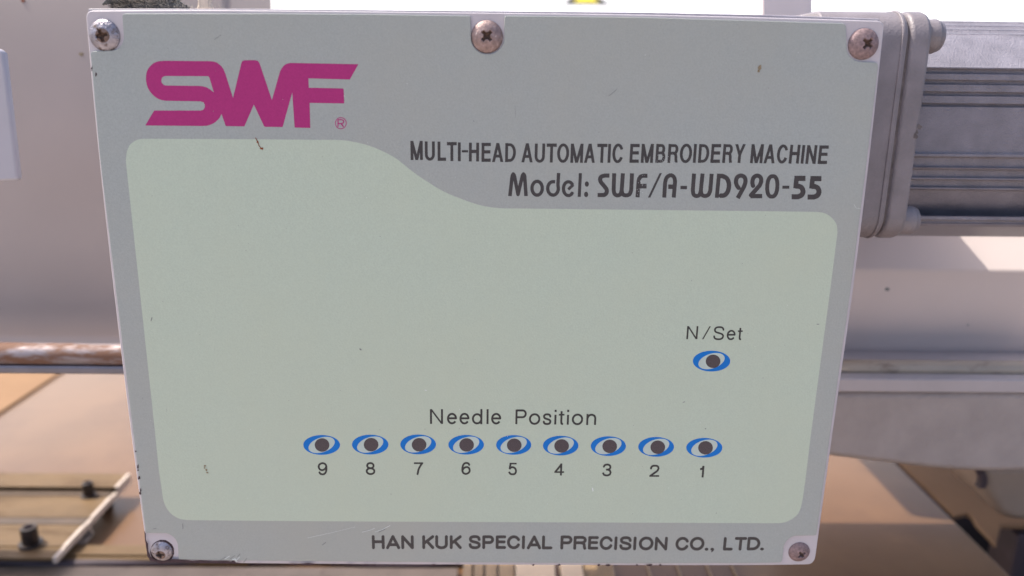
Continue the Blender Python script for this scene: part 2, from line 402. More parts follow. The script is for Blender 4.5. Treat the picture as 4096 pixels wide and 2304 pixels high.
# label film with cut-outs round the screws
lab = [(488, 54, 14), (1024, 54, 0), (1500, 57, 0), (1868, 63, 0), (1882, 64, 10), (1883, 150, 0)]
lab += [(x, y, 0) for x, y in arcp(1950, 150, 67, 67, 180, 0, 14)]
lab += [(2018, 64, 10), (2034, 63, 0), (2560, 69, 0), (3072, 84, 0), (3384, 94, 16), (3387, 188, 0)]
lab += [(x, y, 0) for x, y in arcp(3446, 188, 59, 59, 180, 90, 8)]
lab += [(3515, 249, 18), (3476, 576, 0), (3404, 1152, 0), (3322, 1728, 0), (3266, 2142, 8), (3205, 2143, 0)]
lab += [(x, y, 0) for x, y in arcp(3190, 2200, 56, 57, 270, 180, 8)]
lab += [(3128, 2251, 14), (3000, 2253, 0), (2500, 2254, 0), (1700, 2249, 0), (962, 2243, 0), (714, 2238, 8), (712, 2190, 0)]
lab += [(x, y, 0) for x, y in arcp(654, 2190, 58, 57, 0, -90, 8)]
lab += [(583, 2133, 8), (532, 1728, 0), (462, 1152, 0), (400, 640, 0), (361, 205, 16), (440, 203, 0)]
lab += [(x, y, 0) for x, y in arcp(440, 150, 55, 53, 90, 0, 8)]
lab_px = rounded(lab, 4)
label = prism([at(x, y, YL) for x, y in lab_px], Vector((0, 0.00056, 0)), 'label_film', M['label'], panel, bevel=0.00018, segs=2, angle=60)

green_px = spline([(504, 652), (506, 615), (516, 585), (533, 568), (558, 557), (600, 555)], 5)[:-1] + [(600, 555), (1024, 557)] + \
    spline([(1262, 559), (1358, 560), (1418, 568), (1477, 583), (1537, 608), (1590, 638), (1650, 686), (1710, 727), (1775, 766), (1847, 796), (1918, 820), (1990, 832), (2080, 834)], 5) + \
    spline([(3072, 845), (3231, 847), (3279, 849), (3306, 856), (3330, 874), (3346, 898), (3350, 930)], 5) + [(3322, 1152), (3245, 1728)] + \
    spline([(3221, 1927), (3209, 2006), (3195, 2050), (3171, 2074), (3136, 2090), (3090, 2093)], 5) + [(2400, 2090), (1440, 2086), (1024, 2083)] + \
    spline([(800, 2081), (739, 2079), (707, 2070), (676, 2046), (655, 2006), (646, 1950)], 5) + [(636, 1887), (620, 1728), (558, 1152)]
E_ = 0.000015
print_sheet([green_px], YL - E_, 'green_field', M['green'], label)

# logo
SL = (560, 200, 2.862)
logo = [(60, 864), (162, 693), (690, 693)] + [(725, 685), (742, 655), (742, 628), (728, 600), (695, 588)] + [(300, 582)] + \
    spline([(290, 581), (235, 570), (170, 535), (110, 470), (78, 400), (68, 330), (75, 260), (100, 205), (150, 155), (210, 130), (290, 123)], 3) + \
    spline([(810, 128), (870, 140), (920, 175), (955, 220), (980, 280)], 3) + [(1065, 548), (1158, 160), (1163, 142), (1175, 125), (1200, 117), (1320, 117), (1345, 123), (1360, 138), (1372, 160), (1510, 572)] + \
    spline([(1600, 255), (1625, 205), (1665, 165), (1720, 148)], 3) + [(2500, 163), (2402, 338), (1928, 325), (1933, 432), (2322, 440), (2332, 450), (2338, 600), (2336, 612), (1942, 606), (1950, 893), (1770, 888), (1743, 485), (1635, 875), (1630, 882), (1428, 880), (1418, 868), (1303, 625), (1197, 870), (1190, 875), (985, 872), (977, 860), (933, 730)] + \
    spline([(912, 775), (870, 820), (820, 850), (760, 868), (690, 870)], 3)
hole = [(300, 298), (778, 300), (792, 310), (845, 485)] + spline([(800, 450), (750, 423), (680, 411)], 3) + [(300, 407)] + spline([(275, 402), (250, 375), (245, 350), (255, 315), (280, 300)], 3)
print_sheet([px(SL, logo), px(SL, hole)], YL - E_, 'logo_print', M['magenta'], label, holes=True)
reg = stroke(px(SL, arcp(2299, 838, 62, 64, 0, 360, 32)), 9 / SL[2]) + stroke(px(SL, [(2267, 880), (2267, 798), (2310, 798), (2328, 806), (2333, 820), (2326, 836), (2308, 842), (2270, 842)]), 13 / SL[2]) + stroke(px(SL, [(2300, 842), (2332, 880)]), 14 / SL[2])
print_sheet(reg, YL - 1.2 * E_, 'registered_mark', M['magenta'], label)

# text: title line
A_ = (1600, 530, 2.862); B_ = (2500, 530, 2.862)
T1 = [('M', 120, 261, 95, 315), ('U', 284, 399, 99, 325), ('L', 430, 527, 104, 325), ('T', 537, 650, 109, 327), ('I', 664, 694, 113, 329), ('H', 789, 905, 116, 332), ('E', 933, 1040, 118, 336), ('A', 1054, 1184, 120, 338), ('D', 1204, 1327, 121, 339),
      ('A', 1391, 1521, 123, 342), ('U', 1542, 1660, 124, 349), ('T', 1677, 1792, 126, 344), ('O', 1799, 1937, 123, 350), ('M', 1953, 2097, 128, 347), ('A', 2110, 2235, 128, 347), ('T', 2255, 2371, 129, 347), ('I', 2380, 2412, 130, 347), ('C', 2431, 2559, 124, 353)]
T2 = [('E', 56, 163, 130, 347), ('M', 186, 325, 130, 348), ('B', 352, 464, 130, 348), ('R', 492, 610, 131, 348), ('O', 628, 768, 125, 353), ('I', 785, 815, 131, 348), ('D', 842, 965, 132, 348), ('E', 985, 1094, 132, 348), ('R', 1120, 1233, 132, 349), ('Y', 1254, 1374, 133, 349), ('M', 1440, 1582, 134, 351), ('A', 1594, 1722, 136, 353), ('C', 1740, 1868, 134, 358), ('H', 1883, 2000, 140, 356), ('I', 2022, 2052, 143, 357), ('N', 2075, 2193, 145, 359), ('E', 2216, 2323, 148, 361)]
polys = line(T1, A_, 33, hw=38) + line(T2, B_, 33, hw=38) + [px(A_, [(707, 202), (780, 202), (780, 228), (707, 228)])]
print_sheet(polys, YL - E_, 'title_lettering', M['ink'], label)

# model line, traced stroke by stroke
def sA(pts, w, cap='butt', dx=0, dy=0):
    return stroke(px(A_, [(x + dx, y + dy) for x, y in pts]), w / A_[2], cap)
BX = 2576
m = []
m += sA([(1258, 728), (1283, 510), (1288, 488), (1297, 475), (1306, 488), (1312, 510), (1350, 705)], 41)
m += sA([(1352, 705), (1398, 510), (1404, 488), (1414, 475), (1424, 488), (1428, 510), (1443, 728)], 41)
m += [px(A_, disc((1351, 708), 21))]
m += sA(arcp(1570, 638, 59, 79, 0, 360, 32), 39)
m += sA([(1776, 563), (1755, 563)] + arcp(1752, 640, 62, 77, 270, 0 - 10 + 10, 24) + [(1808, 640)], 39) if False else []
m += sA([(1776, 564)] + [(1752 + 61 * math.cos(R(a)), 640 - 77 * math.sin(R(a))) for a in range(95, 361, 12)] + [(1808, 600), (1816, 463)], 39)
m += sA([(1985, 598), (1925, 652)], 34)
m += sA([(1928 + 57 * math.cos(R(a)), 643 - 79 * math.sin(R(a))) for a in range(32, 340, 11)], 38)
m += sA([(2065, 465), (2052, 737)], 36)
m += [px(A_, disc((2139, 590), 24, 31)), px(A_, disc((2131, 709), 24, 31))]
m += sA([(2398, 493)] + spline([(2350, 493), (2310, 503), (2291, 530), (2300, 568), (2335, 610), (2366, 655), (2362, 695), (2335, 716)], 3) + [(2262, 716)], 48)
m += sA([(2452, 467)] + spline([(2446, 655), (2455, 700), (2485, 720), (2522, 708), (2538, 660)], 3) + [(2552, 467)], 46)
m += sA(spline([(2538, 660), (2550, 705), (2585, 720), (2628, 706), (2647, 655)], 3) + [(2656, 467)], 46)
m += sA([(2576 + 257, 496)] + spline([(2576 + 215, 496), (2576 + 180, 506), (2576 + 160, 535), (2576 + 153, 590)], 3) + [(2576 + 143, 743)], 47, dy=-1)
m += sA([(BX + 150, 614), (BX + 247, 614)], 54)
m.append(px(B_, [(262, 745), (290, 745), (423, 465), (396, 465)]))
m += sA([(BX + 449, 745)] + spline([(BX + 458, 580), (BX + 475, 520), (BX + 520, 489), (BX + 560, 510), (BX + 573, 560)], 4) + [(BX + 558, 745)], 46)
m += sA([(BX + 495, 621), (BX + 560, 621)], 52)
m.append(px(B_, [(636, 610), (711, 611), (709, 650), (633, 649)]))
m += sA([(BX + 790, 470)] + spline([(BX + 776, 665), (BX + 785, 710), (BX + 815, 727), (BX + 852, 715), (BX + 868, 665)], 3) + [(BX + 888, 470)], 46)
m += sA(spline([(BX + 868, 665), (BX + 880, 712), (BX + 915, 727), (BX + 955, 712), (BX + 976, 665)], 3) + [(BX + 992, 472)], 46)
m += sA([(BX + 1076, 472), (BX + 1050, 748)], 45)
m += sA([(BX + 1070, 497)] + spline([(BX + 1115, 498), (BX + 1165, 525), (BX + 1189, 585), (BX + 1182, 660), (BX + 1145, 715), (BX + 1087, 724)], 4), 52)
m += sA(spline([(BX + 1305, 640), (BX + 1280, 605), (BX + 1270, 560), (BX + 1285, 512), (BX + 1328, 493), (BX + 1370, 515), (BX + 1379, 565), (BX + 1362, 620)], 4) + [(BX + 1290, 752)], 49)
m += sA(spline([(BX + 1468, 618), (BX + 1458, 575), (BX + 1470, 520), (BX + 1510, 494), (BX + 1550, 512), (BX + 1559, 560), (BX + 1540, 608)], 4) + [(BX + 1442, 718), (BX + 1442, 728)], 49)
m += sA([(BX + 1436, 728), (BX + 1571, 728)], 50)
m += sA([(BX + 1686 + 58 * math.copysign(abs(math.cos(R(a))) ** .8, math.cos(R(a))) - (math.sin(R(a))) * -6, 617 - 117 * math.copysign(abs(math.sin(R(a))) ** .9, math.sin(R(a)))) for a in range(0, 361, 10)], 46)
m.append(px(B_, [(1802, 609), (1882, 609), (1880, 644), (1800, 644)]))
for dx, dy in ((0, 0), (183, 3)):
    m += sA([(BX + 1939, 525), (BX + 2066, 525)], 60, dx=dx, dy=dy)
    m += sA([(BX + 1964, 525), (BX + 1952, 640)], 54, dx=dx, dy=dy)
    m += sA([(BX + 1952, 615)] + spline([(BX + 1985, 614), (BX + 2020, 630), (BX + 2038, 672), (BX + 2022, 715), (BX + 1980, 736)], 4) + [(BX + 1907, 736)], 58, dx=dx, dy=dy)
print_sheet(m, YL - E_, 'model_lettering', M['ink_worn'], label)

# needle position, N/Set, digits
Cc = (1180, 1600, 2.927); D_ = (2060, 1600, 2.927)
npl = line([('N', 1580, 1733, 107, 280), ('e', 1779, 1897, 152, 283), ('e', 1925, 2043, 152, 284), ('d', 2071, 2194, 106, 284), ('l', 2243, 2266, 107, 281), ('e', 2296, 2415, 153, 285)], Cc, 24, hw=20)
npl += line([('P', 5, 137, 112, 283), ('o', 163, 297, 157, 289), ('s', 325, 427, 158, 291), ('i', 461, 486, 114, 287), ('t', 512, 578, 125, 290), ('i', 607, 634, 114, 289), ('o', 665, 798, 161, 293), ('n', 835, 951, 163, 293)], D_, 24, hw=20)
print_sheet(npl, YL - 2 * E_, 'needle_position_lettering', M['ink_thin'], label)
NC = (2680, 1270, 5.797)
ns = line([('N', 388, 647, 200, 503), ('/', 750, 938, 205, 505), ('S', 1007, 1260, 205, 522), ('e', 1315, 1520, 290, 523), ('t', 1568, 1680, 232, 524)], NC, 41, hw=35)
print_sheet(ns, YL - 2 * E_, 'set_lettering', M['ink_thin'], label)
digits = [(Cc, '9', 267, 382, 732, 880), (Cc, '8', 827, 940, 729, 877), (Cc, '7', 1393, 1502, 730, 870), (Cc, '6', 1946, 2057, 727, 873), (D_, '5', -81, 25, 735, 879), (D_, '4', 462, 575, 743, 884), (D_, '3', 1020, 1132, 747, 892), (D_, '2', 1577, 1692, 760, 899), (D_, '1', 2153, 2213, 771, 907)]
for cr, ch, a, b, c_, d in digits:
    print_sheet(line([(ch, a, b, c_, d)], cr, 23, hw=19), YL - 2 * E_, 'digit_print', M['ink_thin'], label)

# eye-shaped indicator marks
eyes = [(Cc, 97, 527, 410, 642, 317, 527), (Cc, 667, 1094, 406, 638, 891, 523), (Cc, 1233, 1651, 404, 636, 1453, 524), (Cc, 1796, 2212, 409, 639, 2009, 526),
        (D_, -221, 190, 411, 641, -9, 530), (D_, 327, 743, 419, 649, 546, 538), (D_, 887, 1299, 425, 655, 1109, 543), (D_, 1443, 1862, 433, 664, 1672, 553), (D_, 2005, 2428, 444, 674, 2231, 560),
        (NC, 530, 1397, 770, 1252, 999, 1016)]
for cr, xa, xb, ya, yb, pxx, pyy in eyes:
    k = cr[2] / 2.927
    cx, cy = (xa + xb) / 2, (ya + yb) / 2
    outer = px(cr, disc((cx, cy), (xb - xa) / 2, (yb - ya) / 2, 56))
    th = R(-18)
    inner = px(cr, [(cx + k * (159 * math.cos(a) * math.cos(th) - 86 * math.sin(a) * math.sin(th)), cy + k * (159 * math.cos(a) * math.sin(th) + 86 * math.sin(a) * math.cos(th))) for a in [2 * math.pi * i / 48 for i in range(48)]])
    pup = px(cr, disc((pxx, pyy), 86 * k, 79 * k, 36))
    vs = []; fs = []; mi = []
    for j, (poly, mm_) in enumerate(((outer, 0), (inner, 1), (pup, 2))):
        b = len(vs); vs += [at(x, y, YL - (2 + j) * E_) for x, y in poly]; fs.append(list(range(b, b + len(poly)))); mi.append(mm_)
    o = mesh_obj('eye_mark', vs, fs, [M['blue'], M['lens'], M['pupil']], None, mi)
    bm = bmesh.new(); bm.from_mesh(o.data)
    for fc in bm.faces:
        if fc.normal.y > 0: fc.normal_flip()
    bm.to_mesh(o.data); bm.free()
    flat_fix(o, label)

# company line
H1 = (1460, 2120, 2.927); H2 = (2300, 2120, 3.22)
co = line([('H', 80, 230, 60, 225), ('A', 245, 411, 60, 225), ('N', 424, 571, 61, 225), ('K', 670, 811, 61, 224), ('U', 822, 970, 61, 226), ('K', 992, 1133, 61, 224), ('S', 1213, 1357, 60, 225), ('P', 1373, 1511, 62, 224), ('E', 1530, 1653, 63, 222), ('C', 1662, 1822, 62, 225), ('I', 1838, 1872, 63, 226), ('A', 1896, 2064, 63, 227), ('L', 2072, 2197, 64, 227), ('P', 2288, 2428, 64, 229)], H1, 35, 'round')
co += line([('R', -20, 152, 76, 255), ('E', 168, 304, 79, 253), ('C', 317, 491, 78, 258), ('I', 508, 544, 82, 260), ('S', 573, 731, 80, 261), ('I', 752, 790, 84, 262), ('O', 822, 1012, 84, 263), ('N', 1028, 1192, 87, 264), ('C', 1294, 1471, 88, 267), ('O', 1479, 1668, 88, 266), ('L', 1911, 2038, 90, 265), ('T', 2052, 2212, 90, 265), ('D', 2218, 2387, 89, 263)], H2, 38, 'round')
co += [px(H2, disc((1694, 248), 24, 20)), px(H2, disc((2409, 245), 25, 19)), px(H2, disc((1768, 249), 24, 20)), px(H2, [(1790, 250), (1785, 268), (1760, 288), (1750, 280), (1768, 262)])]
print_sheet(co, YL - E_, 'maker_lettering', M['ink'], label)

# wear on the plate: chips of bare primer, scratches, stains, painted glint specks
def blob(cx, cy, rx, ry, n=14, j=0.35, rot=0):
    out = []
    for i in range(n):
        a = 2 * math.pi * i / n; q = 1 + random.uniform(-j, j)
        x = rx * q * math.cos(a); y = ry * q * math.sin(a)
        out.append((cx + x * math.cos(rot) - y * math.sin(rot), cy + x * math.sin(rot) + y * math.cos(rot)))
    return out
chips = []
chips.append([(577, 2122), (583, 2135), (584, 2160), (592, 2175), (594, 2205), (604, 2228), (622, 2240), (660, 2246), (690, 2236), (705, 2237), (735, 2239), (770, 2243), (800, 2241), (850, 2244), (905, 2243), (925, 2246), (932, 2240), (945, 2250), (962, 2252), (962, 2255), (800, 2253), (625, 2248), (602, 2244), (590, 2225), (580, 2160)])
for cx, w in ((1034, 11), (1165, 10), (1180, 16), (1228, 28), (1330, 6), (1400, 11), (1462, 9), (1497, 7), (1572, 4), (1734, 6), (1830, 10), (2133, 5), (2236, 8), (2395, 6), (2434, 10), (2549, 4), (2598, 12), (2641, 5)):
    chips.append(blob(cx, 2257 if cx < 1300 else 2260, w, 3.5 if w < 20 else 5, 12))
for cx, cy in ((549, 1880), (553, 1910), (560, 1960), (540, 1806), (549, 1868), (558, 1973), (380, 300), (364, 275)):
    chips.append(blob(cx + 3, cy, random.uniform(2, 4.5), random.uniform(4, 9), 10, .5))
ch = print_sheet([c for c in chips], -0.00068, 'paint_chip', M['primer'], panel); ch['kind'] = 'stuff'
dk = []
for p, w in (([(858, 158), (866, 152), (884, 140)], 2.2), ([(2435, 384), (2447, 375), (2466, 358)], 2.0), ([(1896, 487), (1894, 481)], 2), ([(1440, 1396), (1444, 1399)], 5), ([(604, 1283), (608, 1270)], 3), ([(2732, 1610), (2739, 1607)], 2.5), ([(2821, 1715), (2824, 1715)], 3),
             ([(731, 2095), (732, 2116)], 2.5), ([(612, 2116), (624, 2114)], 2), ([(882, 2240), (903, 2228)], 2), ([(921, 2235), (940, 2222)], 2), ([(950, 2227), (961, 2215)], 2), ([(974, 2250), (984, 2238), (986, 2232)], 2.4), ([(1289, 2180), (1303, 2170)], 3), ([(1516, 2128), (1540, 2117)], 2), ([(2060, 420), (2062, 470)], 0.8), ([(3268, 1297), (3276, 1297)], 2.5)):
    dk += stroke(p, w, 'round')
for _ in range(70):
    x = random.uniform(560, 3250); y = random.uniform(150, 2060); dk.append(blob(x, y, random.uniform(.8, 1.8), random.uniform(.8, 1.8), 6))
d_ = print_sheet(dk, YL - 6 * E_, 'dark_scratch', M['dent'], label); d_['kind'] = 'stuff'
lt = []
for p, w in (([(900, 2236), (918, 2224)], 2.5), ([(944, 2243), (958, 2228)], 2.5), ([(930, 2240), (940, 2236), (946, 2246)], 5), ([(1448, 2129), (1480, 2121), (1498, 2113)], 2), ([(1500, 2128), (1530, 2118), (1560, 2102)], 2), ([(1230, 2152), (1330, 2130), (1420, 2108)], 1.2), ([(3416, 817), (3424, 832), (3441, 835)], 1.2), ([(2370, 1953), (2372, 1964)], 4), ([(1700, 1560), (1706, 1562)], 3)):
    lt += stroke(p, w, 'round')
for _ in range(46):  # pale specks painted as glints beside the lettering
    q = random.random(); x, y = (random.gauss(2665, 30), random.gauss(640, 12)) if q < .5 else (random.gauss(2560, 9), random.uniform(690, 785)); lt.append(blob(x, y, random.uniform(.7, 1.6), random.uniform(.7, 1.3), 6))
for _ in range(60):
    x = random.uniform(560, 3250); y = random.uniform(100, 2060); lt.append(blob(x, y, random.uniform(.8, 1.7), random.uniform(.8, 1.7), 6))
l_ = print_sheet(lt, YL - 5 * E_, 'pale_scratch_and_glint', M['scratch_glint'], label); l_['kind'] = 'stuff'
rs = stroke([(1022, 552), (1027, 560), (1033, 572), (1036, 583), (1044, 592)], 3.2, 'round') + [blob(1047, 595, 7, 4.5, 12), blob(1030, 568, 4, 5, 9)]
r_ = print_sheet(rs, YL - 6 * E_, 'rust_mark', M['rust'], label)
st = [blob(3040, 270, 7, 9, 12), blob(3035, 284, 4, 7, 9), blob(819, 1863, 5, 3, 9), blob(826, 1880, 4, 5, 9), blob(829, 1891, 5, 3, 9), blob(818, 1872, 3, 3, 7)]
s_ = print_sheet(st, YL - 7 * E_, 'brown_mark', M['stain'], label); s_['kind'] = 'stuff'

# screws: domed heads with a cross recess
def screw(cx, cy, rpx, m, tilt, rec, label_txt, ecc=0, dome=0.30):
    c = at(cx, cy, -0.0002); rad = rpx / 3186 * abs(c.y - CAM.y) * 1.03
    NR, NA = 46, 120; v = []; f = []; mi = []
    ct, st_ = math.cos(tilt), math.sin(tilt)
    ox, oz = rec
    def hgt(x, z):
        r = math.hypot(x, z); h = dome * rad * 1.25 * (1 - r ** 2 * 0.72 - 0.28 * r ** 8)
        u = (x - ox) * ct + (z - oz) * st_; w = -(x - ox) * st_ + (z - oz) * ct
        L, W = 0.37, 0.10
        rr = math.hypot(u, w)
        d = 0
        a1 = max(abs(u) / L, abs(w) / W); a2 = max(abs(w) / L, abs(u) / W); a = min(a1, a2, rr / 0.2)
        k = 0
        if a < 1.12:
            k = min(1, (1.12 - a) / 0.24); d = k * rad * 0.35 * (1 - 0.6 * rr / 0.42)
        return h - d, k
    v.append((c.x, -0.0002 - hgt(0, 0)[0], c.z))
    ks = [hgt(0, 0)[1]]
    for i in range(1, NR + 1):
        r = i / NR
        for j in range(NA):
            a = 2 * math.pi * j / NA; x, z = r * math.cos(a), r * math.sin(a); h, k = hgt(x, z)
            v.append((c.x + x * rad, -0.0002 - h, c.z + z * rad)); ks.append(k)
    for j in range(NA): f.append([0, 1 + j, 1 + (j + 1) % NA])
    for i in range(NR - 1):
        for j in range(NA):
            b = 1 + i * NA; f.append([b + j, b + NA + j, b + NA + (j + 1) % NA, b + (j + 1) % NA])
    b = len(v) - NA; e = len(v)
    for j in range(NA): p = v[b + j]; v.append((p[0], 0.0004, p[2]))
    for j in range(NA): f.append([b + j, e + j, e + (j + 1) % NA, b + (j + 1) % NA])
    ks += [0] * NA
    mi = [1 if min(ks[q] for q in fc) > 0.5 else (2 if all(math.hypot((v[q][0] - c.x) / rad - ox - .08, (v[q][2] - c.z) / rad - oz) < .46 for q in fc) else 0) for fc in f]
    o = mesh_obj('screw', v, f, [m, M['recess'], M['screw_stain'] if m is M['screw'] else m], panel, mi, smooth=True)
    o['label'] = label_txt
    # ring of grime and painted contact shade round the head
    ring = []
    return o
screw(418, 141, 57, M['screw'], R(12), (-.06, -.03), 'shiny domed screw at the upper left corner, brown recess')
screw(1948, 147, 59, M['screw_rust'], R(45), (0.0, 0.04), 'rust-brown speckled screw at the middle of the top edge')
screw(3454, 176, 57, M['screw_matt'], R(50), (.16, .02), 'matt brown screw at the upper right corner')
screw(647, 2205, 47, M['screw'], R(8), (-.08, -.2), 'shiny domed screw at the lower left corner')
screw(3197, 2208, 47, M['screw_matt'], R(40), (.15, -.12), 'matt brown screw at the lower right corner')
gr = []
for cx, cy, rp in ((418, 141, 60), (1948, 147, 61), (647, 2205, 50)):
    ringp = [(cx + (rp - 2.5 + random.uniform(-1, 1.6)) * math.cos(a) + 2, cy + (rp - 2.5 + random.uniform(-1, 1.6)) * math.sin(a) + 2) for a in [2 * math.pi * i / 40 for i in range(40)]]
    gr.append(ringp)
g_ = print_sheet(gr, -0.00003, 'grime_and_shade_ring', M['primer'], panel); g_['kind'] = 'stuff'  # dark rings: grime plus painted contact shadow of the heads

# ================================================================== motor on the right
YF = 0.022
motor = empty('stepper_motor', 'grey painted motor with a ribbed body and square flange, right of the panel', 'motor', (0.12, 0.05, 0.0))
def roundrect_yz(y0, y1, z0, z1, r, n=7):
    out = []
    for cy, cz, a0 in ((y0 + r, z1 - r, 90), (y1 - r, z1 - r, 0), (y1 - r, z0 + r, -90), (y0 + r, z0 + r, -180)):
        pass
    for cy, cz, a0 in ((y0 + r, z0 + r, 180), (y1 - r, z0 + r, 270), (y1 - r, z1 - r, 0), (y0 + r, z1 - r, 90)):
        for k in range(n + 1):
            a = R(a0 + 90 * k / n); out.append((cy + r * math.cos(a), cz + r * math.sin(a)))
    return out
zt = at(3600, 53, YF + 0.012).z; zb = at(3520, 948, YF + 0.008).z
def xat(px_, py_, Y): return at(px_, py_, Y).x
xs0 = xat(3250, 500, YF); xs1 = xat(3590, 500, YF); xs2 = xat(3596, 500, YF); xs3 = xat(3683, 500, YF)
def ring_body(x0, x1, grow, name, m, bev, parent):
    return xprofile(roundrect_yz(YF - grow, YF + 0.062 + grow, zb - grow, zt + grow, 0.0085), x0, x1, name, m, parent, bevel=bev)
ring_body(xs0, xs1, 0, 'flange', M['motor'], 0.0009, motor)
ring_body(xs1 - 0.0005, xs2 + 0.0004, -0.0008, 'seam', M['motor_edge'], 0, motor)
ring_body(xs2, xs3, 0.0002, 'end_cap', M['motor'], 0.0016, motor)
xprofile(roundrect_yz(YF - .0004, YF + .0624, zb - .0004, zt + .0004, 0.0085), xs1 - .0022, xs1 - .0012, 'gasket_edge', M['motor'], motor, bevel=.0003)
# body profile from front view heights
def zz(py, Y): return at(3860, py, Y).z
prof = [(0.084, zz(84, .084))]
for q, (y_, p0_, p1_) in enumerate(((.077, 86, 99), (.0705, 102, 115), (.0645, 118, 132), (.0585, 135, 147))):
    prof += [(y_, zz(p0_, y_)), (y_, zz(p0_ + 3, y_)), (y_ - .0016, zz(p1_, y_ - .0016))]
YB = 0.040
prof += [(0.0560, zz(150, .0560)), (YB + 0.0015, zz(263, YB + .0015)), (YB, zz(269, YB))]
def groove(py, wpx, dep=0.0013):
    return [(YB, zz(py, YB)), (YB + dep, zz(py + wpx * .15, YB + dep)), (YB + dep, zz(py + wpx * .75, YB + dep)), (YB, zz(py + wpx, YB))]
prof += groove(275, 22) + groove(320, 20) + groove(367, 18) + groove(414, 14)
prof += [(YB, zz(612, YB)), (YB - 0.0012, zz(617, YB - .0012)), (YB - 0.0012, zz(627, YB - .0012)), (YB + 0.0008, zz(632, YB + .0008)), (YB + 0.001, zz(668, YB + .001)), (YB - 0.0002, zz(671, YB)), (YB + .0002, zz(677, YB)), (YB + 0.0020, zz(681, YB + .002)), (YB + 0.0022, zz(709, YB + .0022)), (YB + .001, zz(712, YB + .001)), (YB + .001, zz(718, YB + .001)), (YB + 0.0035, zz(722, YB + .0035)), (YB + 0.0037, zz(748, YB + .0037)), (YB + 0.0025, zz(751, YB + .0025)), (YB + 0.0025, zz(757, YB + .0025)), (YB + 0.005, zz(762, YB + .005)), (YB + .0075, zz(810, YB + .0075)), (YB + 0.013, zz(862, YB + .013)), (YB + .004, zz(866, YB + .004)), (YB + .004, zz(880, YB + .004)), (YB + .0055, zz(884, YB + .0055)), (YB + .0055, zz(892, YB + .0055)), (YB + .005, zz(895, YB + .005)), (YB + .006, zz(906, YB + .006)), (0.080, zz(906, .080) - 0.004)]
xprofile(prof, xs3 - 0.002, xs3 + 0.16, 'ribbed_body', M['motor_body'], motor, bevel=0.00025, angle=20)
def dome_x(cx, cy, Y, r, h, name, parent, m):
    c = at(cx, cy, Y); v = []; f = []; n = 40; rings = [(1.0, -0.9), (1.0, 0.0), (1.02, .35), (.98, .45), (.95, .45), (.93, .62), (.85, .8), (.7, .92), (.4, .99)]
    for q, k in rings:
        for i in range(n):
            a = 2 * math.pi * i / n; v.append((c.x + k * h, c.y + q * r * math.cos(a), c.z + q * r * math.sin(a)))
    for k in range(len(rings) - 1):
        for i in range(n): f.append([k * n + i, k * n + (i + 1) % n, (k + 1) * n + (i + 1) % n, (k + 1) * n + i])
    f.append(list(range((len(rings) - 1) * n, len(rings) * n)))
    return mesh_obj(name, v, f, m, parent, smooth=True)
bo = dome_x(3712, 146, YF + 0.009, 0.0052, 0.0042, 'bolt', motor, M['motor']); bo['label'] = 'domed bolt head at the top of the flange'
bo = dome_x(3622, 880, YF + 0.009, 0.0048, 0.0038, 'bolt', motor, M['motor']); bo['label'] = 'domed bolt head at the bottom of the flange'

for x, y, r in ((3678, 508, 10), (3668, 530, 6), (3664, 546, 9)):
    pts = blob(x, y, r, r * 1.2, 12, .4)
    pch = print_sheet([pts], YF - .0003, 'paint_chip', M['motor_edge'], motor)
# ================================================================== housing on the left, behind the panel
YH = 0.12
zl = at(200, 1372, YH + .01).z
hx1 = at(935, 300, YH).x
hp = [(YH + .075, 0.25), (YH + .035, 0.17), (YH + .014, .11), (YH + .004, 0.05), (YH + .0005, 0.0), (YH, zl + .03), (YH + .0005, zl), (YH + .05, zl - .001), (YH + .06, zl), (YH + .10, 0.25)]
hp = spline(hp[:7], 6) + hp[7:]
housing = empty('machine_head_housing', 'large beige grey painted machine housing with a small brown spot, left behind the panel', 'machine housing', (-.1, YH, 0))
xprofile(hp, -0.75, at(926, 20, YH + .015).x, 'housing_shell', M['housing'], housing, bevel=0.004)
# rounded shoulder at its right end
sh = []
cz = at(905, 5, YH).z
pts = [(hx1 - .0125, YH + .03, -.05)]
def surf_y(prof_, z):
    for (ya, za), (yb, zb_) in zip(prof_, prof_[1:]):
        if min(za, zb_) <= z <= max(za, zb_): return ya + (yb - ya) * (z - za) / (zb_ - za + 1e-9)
def spot(px_, py_, r, prof_, parent, m, name='paint_spot'):
    Y = YH
    for _ in range(6): Y = surf_y(prof_, at(px_, py_, Y).z)
    v = []
    for x, y in blob(px_, py_, r, r * .7, 12, .25):
        q = at(x, y, Y); q.y = surf_y(prof_, q.z) - .0003; v.append(q)
    o = mesh_obj(name, v + [p_ + Vector((0, .0012, 0)) for p_ in v], [list(range(12)), list(range(23, 11, -1))] + [[i, (i + 1) % 12, 12 + (i + 1) % 12, 12 + i] for i in range(12)], m, parent)
spot(326, 217, 9, hp[:-3], housing, M['stain']); spot(93, 3, 8, hp[:-3], housing, M['rust'])

# left side box
SBY = 0.035
sb = prism([at(x, y, SBY) for x, y in [(-400, 195), (-2, 195), (14, 214), (74, 724), (-400, 742)]], Vector((0, 0.003, 0)), 'side_box', M['sidebox'], None, bevel=0.0012, segs=3)
tag(sb, 'pale grey metal box cut off by the left edge of the picture', 'box')

